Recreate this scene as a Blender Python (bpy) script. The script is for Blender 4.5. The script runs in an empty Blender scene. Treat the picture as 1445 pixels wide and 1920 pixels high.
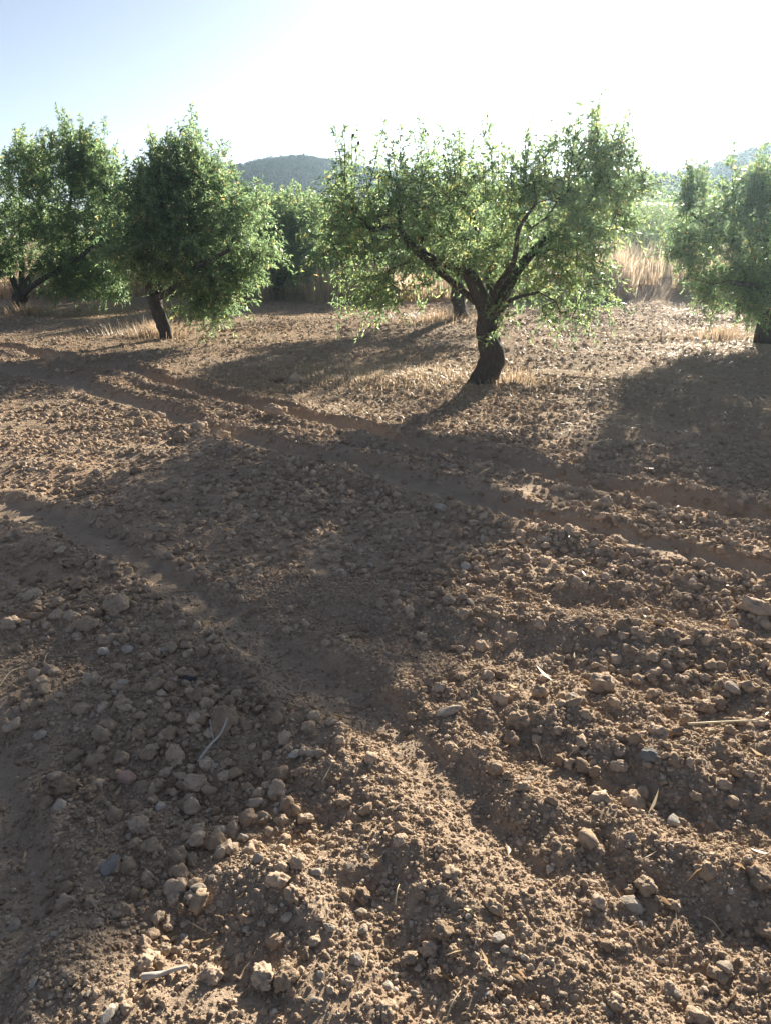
import bpy, math, random
import numpy as np
from mathutils import Vector, noise as mnoise

R = math.radians
scene = bpy.context.scene
col = scene.collection

# ------------------------------------------------------------------ camera
PITCH = 19.7
CAM_Z = 1.6
FOC = 1450.0                      # focal length in photograph pixels (1445 x 1920)
cam_d = bpy.data.cameras.new('camera')
cam = bpy.data.objects.new('camera', cam_d)
col.objects.link(cam)
cam.location = (0, 0, CAM_Z)
cam.rotation_euler = (R(90 - PITCH), 0, 0)
cam_d.sensor_fit = 'VERTICAL'
cam_d.sensor_height = 24.0
cam_d.lens = FOC / 1920 * 24.0
cam_d.clip_start = 0.05
cam_d.clip_end = 6000
scene.camera = cam

# ------------------------------------------------------------------ sky, sun, exposure
SUN_AZ, SUN_EL = 23.0, 17.0       # degrees right of the view direction, above the horizon
world = bpy.data.worlds.new('World')
scene.world = world
world.use_nodes = True
nt = world.node_tree
bg = nt.nodes['Background']
sky = nt.nodes.new('ShaderNodeTexSky')
sky.sky_type = 'NISHITA'
sky.sun_disc = False
sky.sun_elevation = R(SUN_EL)
sky.sun_rotation = R(SUN_AZ)
sky.altitude = 1200
sky.air_density = 0.6
sky.dust_density = 0.9
sky.ozone_density = 1.8
soft = nt.nodes.new('ShaderNodeHueSaturation')      # hazy, paler summer sky all round
soft.inputs['Saturation'].default_value = .60
nt.links.new(sky.outputs[0], soft.inputs['Color'])
nt.links.new(soft.outputs[0], bg.inputs[0])
bg.inputs[1].default_value = 0.05

sun_d = bpy.data.lights.new('sun', 'SUN')
sun_d.energy = 5.0
sun_d.angle = R(0.6)
sun_d.color = (1.0, 0.885, 0.72)
sun = bpy.data.objects.new('sun', sun_d)
col.objects.link(sun)
az, el = R(SUN_AZ), R(SUN_EL)
to_sun = Vector((math.sin(az) * math.cos(el), math.cos(az) * math.cos(el), math.sin(el)))
sun.rotation_euler = to_sun.to_track_quat('Z', 'Y').to_euler()
sun.location = to_sun * 60

scene.view_settings.view_transform = 'Standard'
scene.view_settings.look = 'None'
scene.view_settings.gamma = 1
scene.view_settings.exposure = 1.75
scene.render.engine = 'CYCLES'
scene.cycles.max_bounces = 10
scene.cycles.diffuse_bounces = 7
scene.cycles.volume_bounces = 0

# ------------------------------------------------------------------ helpers
SP, CP = math.sin(R(PITCH)), math.cos(R(PITCH))
def ray(px, py):
    a = (px - 722.5) / FOC
    b = (960 - py) / FOC
    return a, CP + b * SP, -SP + b * CP
def G(px, py):
    """point of the flat field that the photograph shows at (px, py)"""
    a, dy, dz = ray(px, py)
    t = CAM_Z / -dz
    return np.array((a * t, dy * t))
def AT(px, py, Y):
    """point at depth Y that the photograph shows at (px, py)"""
    a, dy, dz = ray(px, py)
    t = Y / dy
    return np.array((a * t, Y, CAM_Z + dz * t))

def h2(ix, iy, seed):
    h = (ix.astype(np.int64) * 374761393 + iy.astype(np.int64) * 668265263 + seed * 974634533) & 0xffffffff
    h = ((h ^ (h >> 13)) * 1274126177) & 0xffffffff
    h = ((h ^ (h >> 16)) * 2246822519) & 0xffffffff
    return ((h ^ (h >> 15)) & 0xffff) / 32767.5 - 1.0
def vn(x, y, seed=0):
    ix = np.floor(x); iy = np.floor(y)
    fx = x - ix; fy = y - iy
    fx = fx * fx * fx * (fx * (fx * 6 - 15) + 10); fy = fy * fy * fy * (fy * (fy * 6 - 15) + 10)
    a = h2(ix, iy, seed); b = h2(ix + 1, iy, seed); c = h2(ix, iy + 1, seed); d = h2(ix + 1, iy + 1, seed)
    return (a * (1 - fx) + b * fx) * (1 - fy) + (c * (1 - fx) + d * fx) * fy
def fbm(x, y, lam, octv, seed):
    s = 0.0; amp = 1.0
    for k in range(octv):
        c, n = math.cos(k * 1.1 + .4), math.sin(k * 1.1 + .4)
        s = s + amp * vn((c * x - n * y) / lam + 7.3 * k, (n * x + c * y) / lam - 3.1 * k, seed + k)
        lam *= .5; amp *= .5
    return s
def sstep(a, b, x):
    t = np.clip((x - a) / (b - a), 0, 1)
    return t * t * (3 - 2 * t)

def new_mesh(name, verts, faces=None, tris=None, mats=(), smooth=False, parent=None, quads=None):
    me = bpy.data.meshes.new(name)
    v = np.asarray(verts, dtype=np.float32)
    if tris is not None or quads is not None:
        parts, sizes = [], []
        if quads is not None and len(quads):
            parts.append(np.asarray(quads, np.int32).ravel()); sizes.append(np.full(len(quads), 4, np.int32))
        if tris is not None and len(tris):
            parts.append(np.asarray(tris, np.int32).ravel()); sizes.append(np.full(len(tris), 3, np.int32))
        li = np.concatenate(parts); ls = np.concatenate(sizes)
        me.vertices.add(len(v)); me.vertices.foreach_set('co', v.ravel())
        me.loops.add(len(li)); me.loops.foreach_set('vertex_index', li)
        me.polygons.add(len(ls))
        st = np.zeros(len(ls), np.int32); st[1:] = np.cumsum(ls)[:-1]
        me.polygons.foreach_set('loop_start', st)
        me.update(calc_edges=True)
    else:
        me.from_pydata([tuple(map(float, p)) for p in v], [], faces or [])
    for m in mats: me.materials.append(m)
    if smooth and len(me.polygons):
        me.polygons.foreach_set('use_smooth', np.ones(len(me.polygons), bool))
    o = bpy.data.objects.new(name, me)
    col.objects.link(o)
    if parent: o.parent = parent
    return o
def attr(o, name, data, domain='POINT', typ='FLOAT'):
    a = o.data.attributes.new(name, typ, domain)
    a.data.foreach_set('vector' if typ == 'FLOAT_VECTOR' else 'value', np.asarray(data).ravel())
def tag(o, label=None, cat=None, group=None, kind=None):
    if label: o['label'] = label
    if cat: o['category'] = cat
    if group: o['group'] = group
    if kind: o['kind'] = kind
    return o
def empty(name, loc):
    e = bpy.data.objects.new(name, None)
    e.empty_display_size = .2
    col.objects.link(e); e.location = loc
    return e

# ------------------------------------------------------------------ materials
def mat(name):
    m = bpy.data.materials.new(name); m.use_nodes = True
    n = m.node_tree.nodes; n.clear()
    out = n.new('ShaderNodeOutputMaterial')
    return m, n, m.node_tree.links, out
def ramp(n, stops):
    r = n.new('ShaderNodeValToRGB')
    e = r.color_ramp.elements
    while len(e) < len(stops): e.new(.5)
    for k, (p, c) in enumerate(stops):
        e[k].position = p; e[k].color = (*c, 1)
    return r
def noise_tex(n, l, co, scale, detail=6, rough=.6):
    t = n.new('ShaderNodeTexNoise'); t.inputs['Scale'].default_value = scale
    t.inputs['Detail'].default_value = detail; t.inputs['Roughness'].default_value = rough
    l.new(co, t.inputs['Vector'])
    return t
def mixc(n, l, f, a, b, blend='MIX'):
    m = n.new('ShaderNodeMix'); m.data_type = 'RGBA'; m.blend_type = blend
    if isinstance(f, float): m.inputs[0].default_value = f
    else: l.new(f, m.inputs[0])
    for v, i in ((a, 6), (b, 7)):
        if isinstance(v, tuple): m.inputs[i].default_value = (*v, 1)
        else: l.new(v, m.inputs[i])
    return m.outputs[2]

def soil_material():
    m, n, l, out = mat('soil')
    tc = n.new('ShaderNodeTexCoord'); co = tc.outputs['Object']
    b = n.new('ShaderNodeBsdfPrincipled'); b.inputs['Roughness'].default_value = .95
    b.inputs['Specular IOR Level'].default_value = .03
    big = noise_tex(n, l, co, .7, 5, .6)
    mid = noise_tex(n, l, co, 9, 8, .7)
    fine = noise_tex(n, l, co, 70, 6, .75)
    r1 = ramp(n, [(.25, (0.307, 0.229, 0.167)), (.5, (0.437, 0.337, 0.247)), (.78, (0.560, 0.447, 0.331))])
    l.new(mid.outputs[0], r1.inputs[0])
    r2 = ramp(n, [(.3, (0.293, 0.236, 0.184)), (.55, (0.445, 0.357, 0.271)), (.75, (0.560, 0.515, 0.401))])
    l.new(fine.outputs[0], r2.inputs[0])
    c = mixc(n, l, .45, r1.outputs[0], r2.outputs[0])
    rb = ramp(n, [(.42, (1.0, 1.0, 1.0)), (.68, (1.06, .96, .88))]); l.new(big.outputs[0], rb.inputs[0])
    c = mixc(n, l, 1.0, c, rb.outputs[0], 'MULTIPLY')
    # dust pressed smooth in the wheel tracks
    at = n.new('ShaderNodeAttribute'); at.attribute_name = 'track'
    dust = ramp(n, [(.3, (0.385, 0.311, 0.236)), (.7, (0.500, 0.411, 0.317))]); l.new(mid.outputs[0], dust.inputs[0])
    mt = n.new('ShaderNodeMath'); mt.operation = 'MULTIPLY'; mt.inputs[1].default_value = .5
    l.new(at.outputs['Fac'], mt.inputs[0])
    c = mixc(n, l, mt.outputs[0], c, dust.outputs[0])
    # chaff and straw bits on the far, unploughed side
    a2 = n.new('ShaderNodeAttribute'); a2.attribute_name = 'chaff'
    st = n.new('ShaderNodeMapping'); st.inputs['Scale'].default_value = (14, 40, 14); l.new(co, st.inputs[0])
    sn = noise_tex(n, l, st.outputs[0], 1.0, 6, .7)
    sr = ramp(n, [(.5, (0, 0, 0)), (.62, (1, 1, 1))]); l.new(sn.outputs[0], sr.inputs[0])
    mm = n.new('ShaderNodeMath'); mm.operation = 'MULTIPLY'
    l.new(sr.outputs[0], mm.inputs[0]); l.new(a2.outputs['Fac'], mm.inputs[1])
    c = mixc(n, l, mm.outputs[0], c, (.36, .28, .20))
    # small pale grit
    vo = n.new('ShaderNodeTexVoronoi'); vo.inputs['Scale'].default_value = 55; l.new(co, vo.inputs['Vector'])
    gr = ramp(n, [(.10, (1, 1, 1)), (.16, (0, 0, 0))]); l.new(vo.outputs['Distance'], gr.inputs[0])
    sel = n.new('ShaderNodeSeparateColor'); l.new(vo.outputs['Color'], sel.inputs[0])
    gt = n.new('ShaderNodeMath'); gt.operation = 'GREATER_THAN'; gt.inputs[1].default_value = .72; l.new(sel.outputs[0], gt.inputs[0])
    g2 = n.new('ShaderNodeMath'); g2.operation = 'MULTIPLY'; l.new(gr.outputs[0], g2.inputs[0]); l.new(gt.outputs[0], g2.inputs[1])
    g3 = n.new('ShaderNodeMath'); g3.operation = 'MULTIPLY'; g3.inputs[1].default_value = .6; l.new(g2.outputs[0], g3.inputs[0])
    c = mixc(n, l, g3.outputs[0], c, (.48, .42, .34))
    l.new(c, b.inputs['Base Color'])
    n3 = noise_tex(n, l, co, 26, 10, .72)
    n4 = noise_tex(n, l, co, 130, 5, .7)
    ad = n.new('ShaderNodeMath'); ad.operation = 'MULTIPLY_ADD'; ad.inputs[1].default_value = .35
    l.new(n4.outputs[0], ad.inputs[0]); l.new(n3.outputs[0], ad.inputs[2])
    bp = n.new('ShaderNodeBump'); bp.inputs['Strength'].default_value = .9; bp.inputs['Distance'].default_value = .022
    l.new(ad.outputs[0], bp.inputs['Height'])
    # coarser lumps where the sheet itself no longer carries them
    fa = n.new('ShaderNodeAttribute'); fa.attribute_name = 'lumps'
    n5 = noise_tex(n, l, co, 9, 6, .75)
    vo2 = n.new('ShaderNodeTexVoronoi'); vo2.inputs['Scale'].default_value = 15; l.new(co, vo2.inputs['Vector'])
    sb = n.new('ShaderNodeMath'); sb.operation = 'MULTIPLY_ADD'; sb.inputs[1].default_value = -.5
    l.new(vo2.outputs['Distance'], sb.inputs[0]); l.new(n5.outputs[0], sb.inputs[2])
    b2 = n.new('ShaderNodeBump'); b2.inputs['Distance'].default_value = .10
    l.new(fa.outputs['Fac'], b2.inputs['Strength']); l.new(sb.outputs[0], b2.inputs['Height'])
    l.new(bp.outputs[0], b2.inputs['Normal']); l.new(b2.outputs[0], b.inputs['Normal'])
    l.new(b.outputs[0], out.inputs[0])
    return m

def clod_material(name, stops, rough=.95, scale=22, bump=.012):
    m, n, l, out = mat(name)
    tc = n.new('ShaderNodeTexCoord')
    oi = n.new('ShaderNodeObjectInfo')
    ge = n.new('ShaderNodeNewGeometry')
    b = n.new('ShaderNodeBsdfPrincipled'); b.inputs['Roughness'].default_value = rough
    b.inputs['Specular IOR Level'].default_value = .03
    r = ramp(n, stops); l.new(oi.outputs['Random'], r.inputs[0])
    t = noise_tex(n, l, ge.outputs['Position'], scale, 8, .75)
    r2 = ramp(n, [(.3, (.72, .70, .68)), (.7, (1.2, 1.2, 1.2))]); l.new(t.outputs[0], r2.inputs[0])
    c = mixc(n, l, 1.0, r.outputs[0], r2.outputs[0], 'MULTIPLY')
    l.new(c, b.inputs['Base Color'])
    t2 = noise_tex(n, l, ge.outputs['Position'], scale * 3.2, 8, .7)
    bp = n.new('ShaderNodeBump'); bp.inputs['Strength'].default_value = .8; bp.inputs['Distance'].default_value = bump
    l.new(t2.outputs[0], bp.inputs['Height']); l.new(bp.outputs[0], b.inputs['Normal'])
    l.new(b.outputs[0], out.inputs[0])
    return m

def leaf_material(name, stops, trans=.45, spec=.5):
    m, n, l, out = mat(name)
    at = n.new('ShaderNodeAttribute'); at.attribute_name = 'leaf_tone'
    r = ramp(n, stops); l.new(at.outputs['Fac'], r.inputs[0])
    d = n.new('ShaderNodeBsdfPrincipled'); d.inputs['Roughness'].default_value = .38
    d.inputs['Specular IOR Level'].default_value = spec
    l.new(r.outputs[0], d.inputs['Base Color'])
    t = n.new('ShaderNodeBsdfTranslucent')
    hs = n.new('ShaderNodeHueSaturation'); hs.inputs['Value'].default_value = 3.2; hs.inputs['Saturation'].default_value = 1.1
    hs.inputs['Hue'].default_value = .49
    l.new(r.outputs[0], hs.inputs['Color']); l.new(hs.outputs[0], t.inputs[0])
    mx = n.new('ShaderNodeMixShader'); mx.inputs[0].default_value = trans
    l.new(d.outputs[0], mx.inputs[1]); l.new(t.outputs[0], mx.inputs[2])
    l.new(mx.outputs[0], out.inputs[0])
    return m
def bark_material():
    m, n, l, out = mat('bark')
    tc = n.new('ShaderNodeTexCoord')
    mp = n.new('ShaderNodeMapping'); mp.inputs['Scale'].default_value = (22, 22, 6); l.new(tc.outputs['Object'], mp.inputs[0])
    t = noise_tex(n, l, mp.outputs[0], 1.5, 10, .7)
    r = ramp(n, [(.3, (.030, .025, .022)), (.55, (.075, .063, .055)), (.75, (.14, .12, .105))]); l.new(t.outputs[0], r.inputs[0])
    b = n.new('ShaderNodeBsdfPrincipled'); b.inputs['Roughness'].default_value = .9
    l.new(r.outputs[0], b.inputs['Base Color'])
    bp = n.new('ShaderNodeBump'); bp.inputs['Strength'].default_value = 1; bp.inputs['Distance'].default_value = .03
    l.new(t.outputs[0], bp.inputs['Height']); l.new(bp.outputs[0], b.inputs['Normal'])
    l.new(b.outputs[0], out.inputs[0])
    return m
def flat_material(name, a, b_, rough=.8, scale=20, spec=.2):
    m, n, l, out = mat(name)
    tc = n.new('ShaderNodeTexCoord')
    t = noise_tex(n, l, tc.outputs['Object'], scale, 6, .65)
    r = ramp(n, [(.3, a), (.7, b_)]); l.new(t.outputs[0], r.inputs[0])
    b = n.new('ShaderNodeBsdfPrincipled'); b.inputs['Roughness'].default_value = rough
    b.inputs['Specular IOR Level'].default_value = spec
    l.new(r.outputs[0], b.inputs['Base Color']); l.new(b.outputs[0], out.inputs[0])
    return m

M_SOIL = soil_material()
M_CLOD = clod_material('earth_clod', [(0, (0.323, 0.245, 0.176)), (.5, (0.435, 0.340, 0.250)), (1, (0.556, 0.443, 0.339))])
M_STONE = clod_material('limestone', [(0, (.34, .285, .225)), (.6, (.41, .36, .30)), (1, (.48, .44, .38))], .85, 30, .004)
M_GREY = clod_material('grey_stone', [(0, (.20, .20, .19)), (1, (.30, .29, .27))], .8, 30, .004)
M_BLACK = clod_material('dark_stone', [(0, (.06, .062, .066)), (1, (.08, .08, .085))], .7, 30, .003)
M_PINK = clod_material('pinkish_stone', [(0, (.38, .26, .21)), (1, (.42, .29, .24))], .8, 30, .004)
M_LEAF = leaf_material('almond_leaf', [(0, (0.059, 0.098, 0.059)), (.45, (0.105, 0.156, 0.083)), (.8, (0.161, 0.215, 0.103)), (.94, (0.269, 0.280, 0.126)), (1, (0.415, 0.305, 0.152))], .58)
M_SHRUB = leaf_material('shrub_leaf', [(0, (0.059, 0.095, 0.041)), (.5, (0.109, 0.154, 0.066)), (1, (0.205, 0.234, 0.102))], .4)
M_DRY = leaf_material('dry_grass', [(0, (0.152, 0.119, 0.085)), (.5, (0.253, 0.204, 0.144)), (1, (0.337, 0.285, 0.213))], .35, .1)
M_CHAFF = leaf_material('pale_weeds', [(0, (0.252, 0.196, 0.151)), (.5, (0.385, 0.325, 0.235)), (1, (0.500, 0.440, 0.330))], .35, .1)
M_BARK = bark_material()
M_TWIG = flat_material('twig_bark', (.07, .055, .042), (.13, .10, .075))
M_DEAD = flat_material('bleached_wood', (.36, .33, .29), (.52, .48, .43), .8, 60)
M_STRAW = flat_material('straw', (.50, .41, .25), (.66, .56, .37), .6, 60)
M_HULL = flat_material('almond_hull', (.05, .045, .032), (.09, .075, .05))
M_HILL = flat_material('hill_scrub', (.035, .045, .030), (.065, .068, .045), .95, .08)
M_PINE = leaf_material('pine_clump', [(0, (.020, .034, .024)), (1, (.040, .058, .036))], .05, 0)
M_SHEET = flat_material('white_sheeting', (.75, .75, .74), (.82, .82, .80), .25, 2, .5)
M_POST = flat_material('shed_wall', (.45, .43, .40), (.55, .53, .50))

# ------------------------------------------------------------------ field relief
# wheel tracks: centre lines read off the ground, half width, depth
TRACKS = [
    ([G(*p) for p in ((-260, 610), (60, 660), (230, 697), (450, 752), (620, 790), (790, 832), (1000, 880), (1230, 930), (1445, 972), (1800, 1040))], .14, .08),
    ([G(*p) for p in ((-300, 655), (-80, 676), (90, 708), (260, 757), (400, 800), (560, 852), (760, 905), (1000, 972), (1200, 1020), (1445, 1072), (1800, 1130))], .15, .06),
    ([G(*p) for p in ((-320, 850), (0, 932), (130, 985), (260, 1050), (400, 1140), (520, 1215), (640, 1300), (750, 1395), (850, 1490), (920, 1590), (1000, 1730), (1080, 1920), (1130, 2080))], .105, .032),
    ([G(*p) for p in ((-300, 1130), (-60, 1400), (20, 1640), (-20, 1900))], .10, .03),
]
# hand-read mounds and hollows of the near ground: px, py, length m, width m, angle deg (world), height m
MOUNDS = [
    (60, 860, .8, .22, -22, .11), (250, 1130, .55, .40, -30, .10), (420, 1330, .55, .38, -50, .09),
    (160, 1300, .5, .3, -40, .05), (380, 1480, .40, .20, 10, -.045), (270, 1610, .35, .16, 20, -.05),
    (180, 1780, .16, .11, -20, .07), (470, 1640, .25, .10, 15, .04), (330, 1720, .22, .11, 20, -.055),
    (620, 1690, .26, .10, -55, .055), (760, 1740, .26, .08, -60, -.05), (1000, 1740, .40, .12, -50, .075),
    (500, 1790, .28, .09, 20, -.04), (620, 1850, .20, .09, -40, .045), (880, 1600, .4, .08, -55, .035),
    (300, 1870, .18, .10, 10, .05), (1130, 1830, .3, .10, -50, -.05), (1250, 1560, .4, .12, -35, .06),
    (1330, 1700, .4, .10, -35, -.05), (1150, 1400, .55, .14, -28, .07), (1330, 1440, .5, .12, -28, .06),
    (1200, 1330, .55, .10, -25, -.04), (1100, 1170, .7, .14, -22, .07), (1000, 1250, .6, .10, -25, -.05),
    (1300, 1200, .7, .14, -20, .06), (960, 1010, .7, .16, -20, .07), (1150, 1020, .8, .20, -20, .08),
    (1320, 1080, .8, .20, -18, .08), (780, 1010, .5, .22, -15, .06), (640, 900, .9, .30, -20, .08),
    (350, 810, .9, .30, -20, .09), (150, 770, 1.0, .35, -18, .08), (800, 1200, .6, .2, -30, -.04),
    (600, 1080, .7, .3, -25, .05), (720, 1530, .4, .13, -50, .045), (560, 1540, .25, .08, 25, -.035),
]
MW = [(G(a, b), L, W, R(t), h * (1.5 if b > 1470 else 1.0)) for a, b, L, W, t, h in MOUNDS]

def seg_dist(x, y, pts):
    d = np.full(x.shape, 1e9); side = np.zeros(x.shape); u = np.zeros(x.shape); acc = 0.0
    for a, b in zip(pts[:-1], pts[1:]):
        ex, ey = b - a; L2 = ex * ex + ey * ey; L = math.sqrt(L2)
        t = np.clip(((x - a[0]) * ex + (y - a[1]) * ey) / L2, 0, 1)
        qx = x - a[0] - t * ex; qy = y - a[1] - t * ey
        dd = np.hypot(qx, qy); k = dd < d
        d = np.where(k, dd, d); side = np.where(k, np.sign(ex * qy - ey * qx), side); u = np.where(k, acc + t * L, u)
        acc += L
    return d, side, u

FIELD_EDGE = 20.5
def relief(x, y):
    """height, track mask, chaff mask of the field; relief finer than the sheet carries fades out with distance"""
    x = np.asarray(x, float); y = np.asarray(y, float)
    r = np.hypot(x, y) + .3
    sp = .0055 * r
    near = 1 - sstep(26, 60, r)
    z = .035 * fbm(x, y, 2.4, 2, 11) + .018 * fbm(x, y, .8, 2, 17)
    track = np.zeros(x.shape); dz = np.zeros(x.shape)
    wx = x + .05 * fbm(x, y, .7, 2, 71); wy = y + .05 * fbm(x, y, .7, 2, 72)
    for k, (pts, hw, dep) in enumerate(TRACKS):
        d, side, u = seg_dist(wx, wy, pts)
        m = 1 - sstep(hw * .55, hw * 1.35, d)
        if k == 2: m = m * (.15 + .85 * sstep(1.7, 2.6, r))        # the rut breaks up in looser soil
        lip = np.exp(-((d - hw * 1.75) / (hw * .55)) ** 2)
        lipn = .6 + .6 * vn(u * 3.0 + side * 9, side * 2.0 + k, 40 + k)
        dz += -dep * m + dep * .6 * lip * lipn
        cleat = np.abs(((u * 5.2 + d * 4.0) % 1.0) - .5) * 2           # pressed tread bars
        dz += .012 * m * (cleat - .5) * (1 - sstep(5, 9, r))
        track = np.maximum(track, m)
    for c, L, W, t, h in MW:
        ex, ey = math.cos(t), math.sin(t)
        a = ((wx - c[0]) * ex + (wy - c[1]) * ey) / L; b = (-(wx - c[0]) * ey + (wy - c[1]) * ex) / W
        dz += .33 * h * np.exp(-(a * a + b * b))
    z = z * near + dz
    # plough ribs running with the tracks
    rib = np.sin((x * .34 + y * .94) * 11 + 2.2 * fbm(x, y, 1.5, 2, 31))
    z += .010 * rib * (1 - track) * (1 - sstep(6, 11, r))
    rough = (1 - .85 * track) * near
    pat = np.clip(.75 + .55 * fbm(x, y, 1.1, 2, 23), .2, 1.5)
    for lam, amp, sd in ((.34, .020, 51), (.17, .020, 52), (.085, .014, 53), (.042, .010, 54), (.021, .0065, 55)):
        w = np.clip(lam / (2.6 * sp) - .6, 0, 1)
        bx = x + lam * .5 * vn(x / lam * .7, y / lam * .7, sd + 9); by = y + lam * .5 * vn(x / lam * .7 + 31, y / lam * .7, sd + 9)
        n_ = 1 - np.abs(vn(bx / lam, by / lam, sd)) * 1.6
        n2 = vn(bx / lam * 1.3 + 11, by / lam * 1.3, sd + 20)
        z += amp * (.45 * n2 - .55 * n_ + .2) * w * rough * pat
    chaff = sstep(6.2, 8.0, y + .35 * x + .8 * fbm(x, y, 1.6, 2, 81)) * np.clip(.55 + .6 * fbm(x, y, 1.3, 3, 83), 0, 1)
    # beyond the field a low bank, then rolling ground
    z += .35 * sstep(FIELD_EDGE, FIELD_EDGE + 4, y) * near + 1.2 * sstep(30, 120, y)
    return z, track, chaff
def H(x, y):
    return float(relief(np.array([x]), np.array([y]))[0][0])
def Hn(x, y):
    return relief(x, y)[0]

def build_ground():
    rr = [.25]
    while rr[-1] < 26: rr.append(rr[-1] * 1.0055)
    while rr[-1] < 340: rr.append(rr[-1] * 1.07)
    rr = np.array(rr)
    th = np.concatenate([np.linspace(-50, 50, 330), np.linspace(50, 310, 46)[1:-1]])
    th = np.radians(th)
    RR, TH = np.meshgrid(rr, th, indexing='ij')
    # shift rows a little so that no radial lines show
    X = RR * np.sin(TH); Y = RR * np.cos(TH)
    Z, T, C = relief(X, Y)
    nr, na = RR.shape
    v = np.stack([X, Y, Z], -1).reshape(-1, 3)
    i = np.arange(nr - 1)[:, None]; j = np.arange(na)[None, :]; j2 = (j + 1) % na
    q = np.stack([i * na + j, i * na + j2, (i + 1) * na + j2, (i + 1) * na + j], -1).reshape(-1, 4)[:, ::-1]
    v = np.vstack([v, [[0, 0, 0]]]); ci = len(v) - 1
    jj = np.arange(na)
    t = np.stack([np.full(na, ci), (jj + 1) % na, jj], -1)
    o = new_mesh('ground', v, quads=q, tris=t, mats=[M_SOIL], smooth=True)
    attr(o, 'track', np.append(T.ravel(), 0).astype(np.float32))
    attr(o, 'chaff', np.append(C.ravel(), 0).astype(np.float32))
    rad = np.hypot(v[:, 0], v[:, 1]); attr(o, 'lumps', (.95 * sstep(3.5, 9, rad) * (1 - .8 * np.append(T.ravel(), 0))).astype(np.float32))
    o['kind'] = 'structure'
    return o
ground = build_ground()

# ------------------------------------------------------------------ hills
def build_hill(name, ridge, dist, depth, foot_drop, seed):
    px = np.linspace(ridge[0][0], ridge[-1][0], 150)
    py = np.interp(px, [p[0] for p in ridge], [p[1] for p in ridge])
    rows = 26
    V = []; 
    for k in range(rows):
        s = k / (rows - 1)
        prof = math.sin(min(s / .62, 1) * math.pi / 2) ** 1.2 if s < .62 else math.cos((s - .62) / .38 * math.pi / 2 * .8)
        for a, b in zip(px, py):
            top = AT(a, b, dist)
            X = top[0] * (1 + (s - .62) * depth / dist)
            Yv = dist + (s - .62) * depth
            V.append((X, Yv, -foot_drop + (top[2] + foot_drop) * prof))
    V = np.array(V)
    V[:, 2] += .5 * fbm(V[:, 0], V[:, 1], 20, 3, seed)
    n = len(px)
    i = np.arange(rows - 1)[:, None]; j = np.arange(n - 1)[None, :]
    q = np.stack([i * n + j, i * n + j + 1, (i + 1) * n + j + 1, (i + 1) * n + j], -1).reshape(-1, 4)
    o = new_mesh(name, V, quads=q, mats=[M_HILL], smooth=True)
    o['kind'] = 'structure'
    return V.reshape(rows, n, 3)
HILL_L = build_hill('hill', [(150, 460), (300, 380), (380, 338), (420, 330), (470, 319), (540, 305), (590, 307), (640, 318), (700, 331), (770, 346), (860, 358), (960, 362), (1100, 372)], 200, 110, 4, 5)
HILL_R = build_hill('hill', [(820, 400), (950, 362), (1080, 350), (1170, 340), (1220, 337), (1262, 335), (1300, 327), (1335, 319), (1365, 305), (1395, 294), (1445, 284), (1550, 262), (1800, 250), (2100, 300)], 85, 48, 3, 6)

# ------------------------------------------------------------------ scattering with geometry nodes
def scatter(name, pts, rot, scl, idx, sources, label, cat):
    c = bpy.data.collections.new(name + '_shapes')
    for s in sources: c.objects.link(s)
    o = new_mesh(name, pts, faces=[])
    attr(o, 'turn', np.asarray(rot, np.float32), typ='FLOAT_VECTOR')
    attr(o, 'size', np.asarray(scl, np.float32), typ='FLOAT_VECTOR')
    a = o.data.attributes.new('pick', 'INT', 'POINT'); a.data.foreach_set('value', np.asarray(idx, np.int32))
    g = bpy.data.node_groups.new(name, 'GeometryNodeTree')
    g.interface.new_socket('Geometry', in_out='INPUT', socket_type='NodeSocketGeometry')
    g.interface.new_socket('Geometry', in_out='OUTPUT', socket_type='NodeSocketGeometry')
    n, l = g.nodes, g.links
    gi = n.new('NodeGroupInput'); go = n.new('NodeGroupOutput')
    ip = n.new('GeometryNodeInstanceOnPoints'); ci = n.new('GeometryNodeCollectionInfo')
    ci.inputs['Collection'].default_value = c
    ci.inputs['Separate Children'].default_value = True; ci.inputs['Reset Children'].default_value = True
    def na(nm, t):
        x = n.new('GeometryNodeInputNamedAttribute'); x.data_type = t; x.inputs[0].default_value = nm; return x.outputs[0]
    l.new(gi.outputs[0], ip.inputs['Points']); l.new(ci.outputs[0], ip.inputs['Instance'])
    ip.inputs['Pick Instance'].default_value = True
    l.new(na('pick', 'INT'), ip.inputs['Instance Index'])
    l.new(na('turn', 'FLOAT_VECTOR'), ip.inputs['Rotation'])
    l.new(na('size', 'FLOAT_VECTOR'), ip.inputs['Scale'])
    l.new(ip.outputs[0], go.inputs[0])
    md = o.modifiers.new('scatter', 'NODES'); md.node_group = g
    tag(o, label, cat, kind='stuff')
    return o

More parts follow.
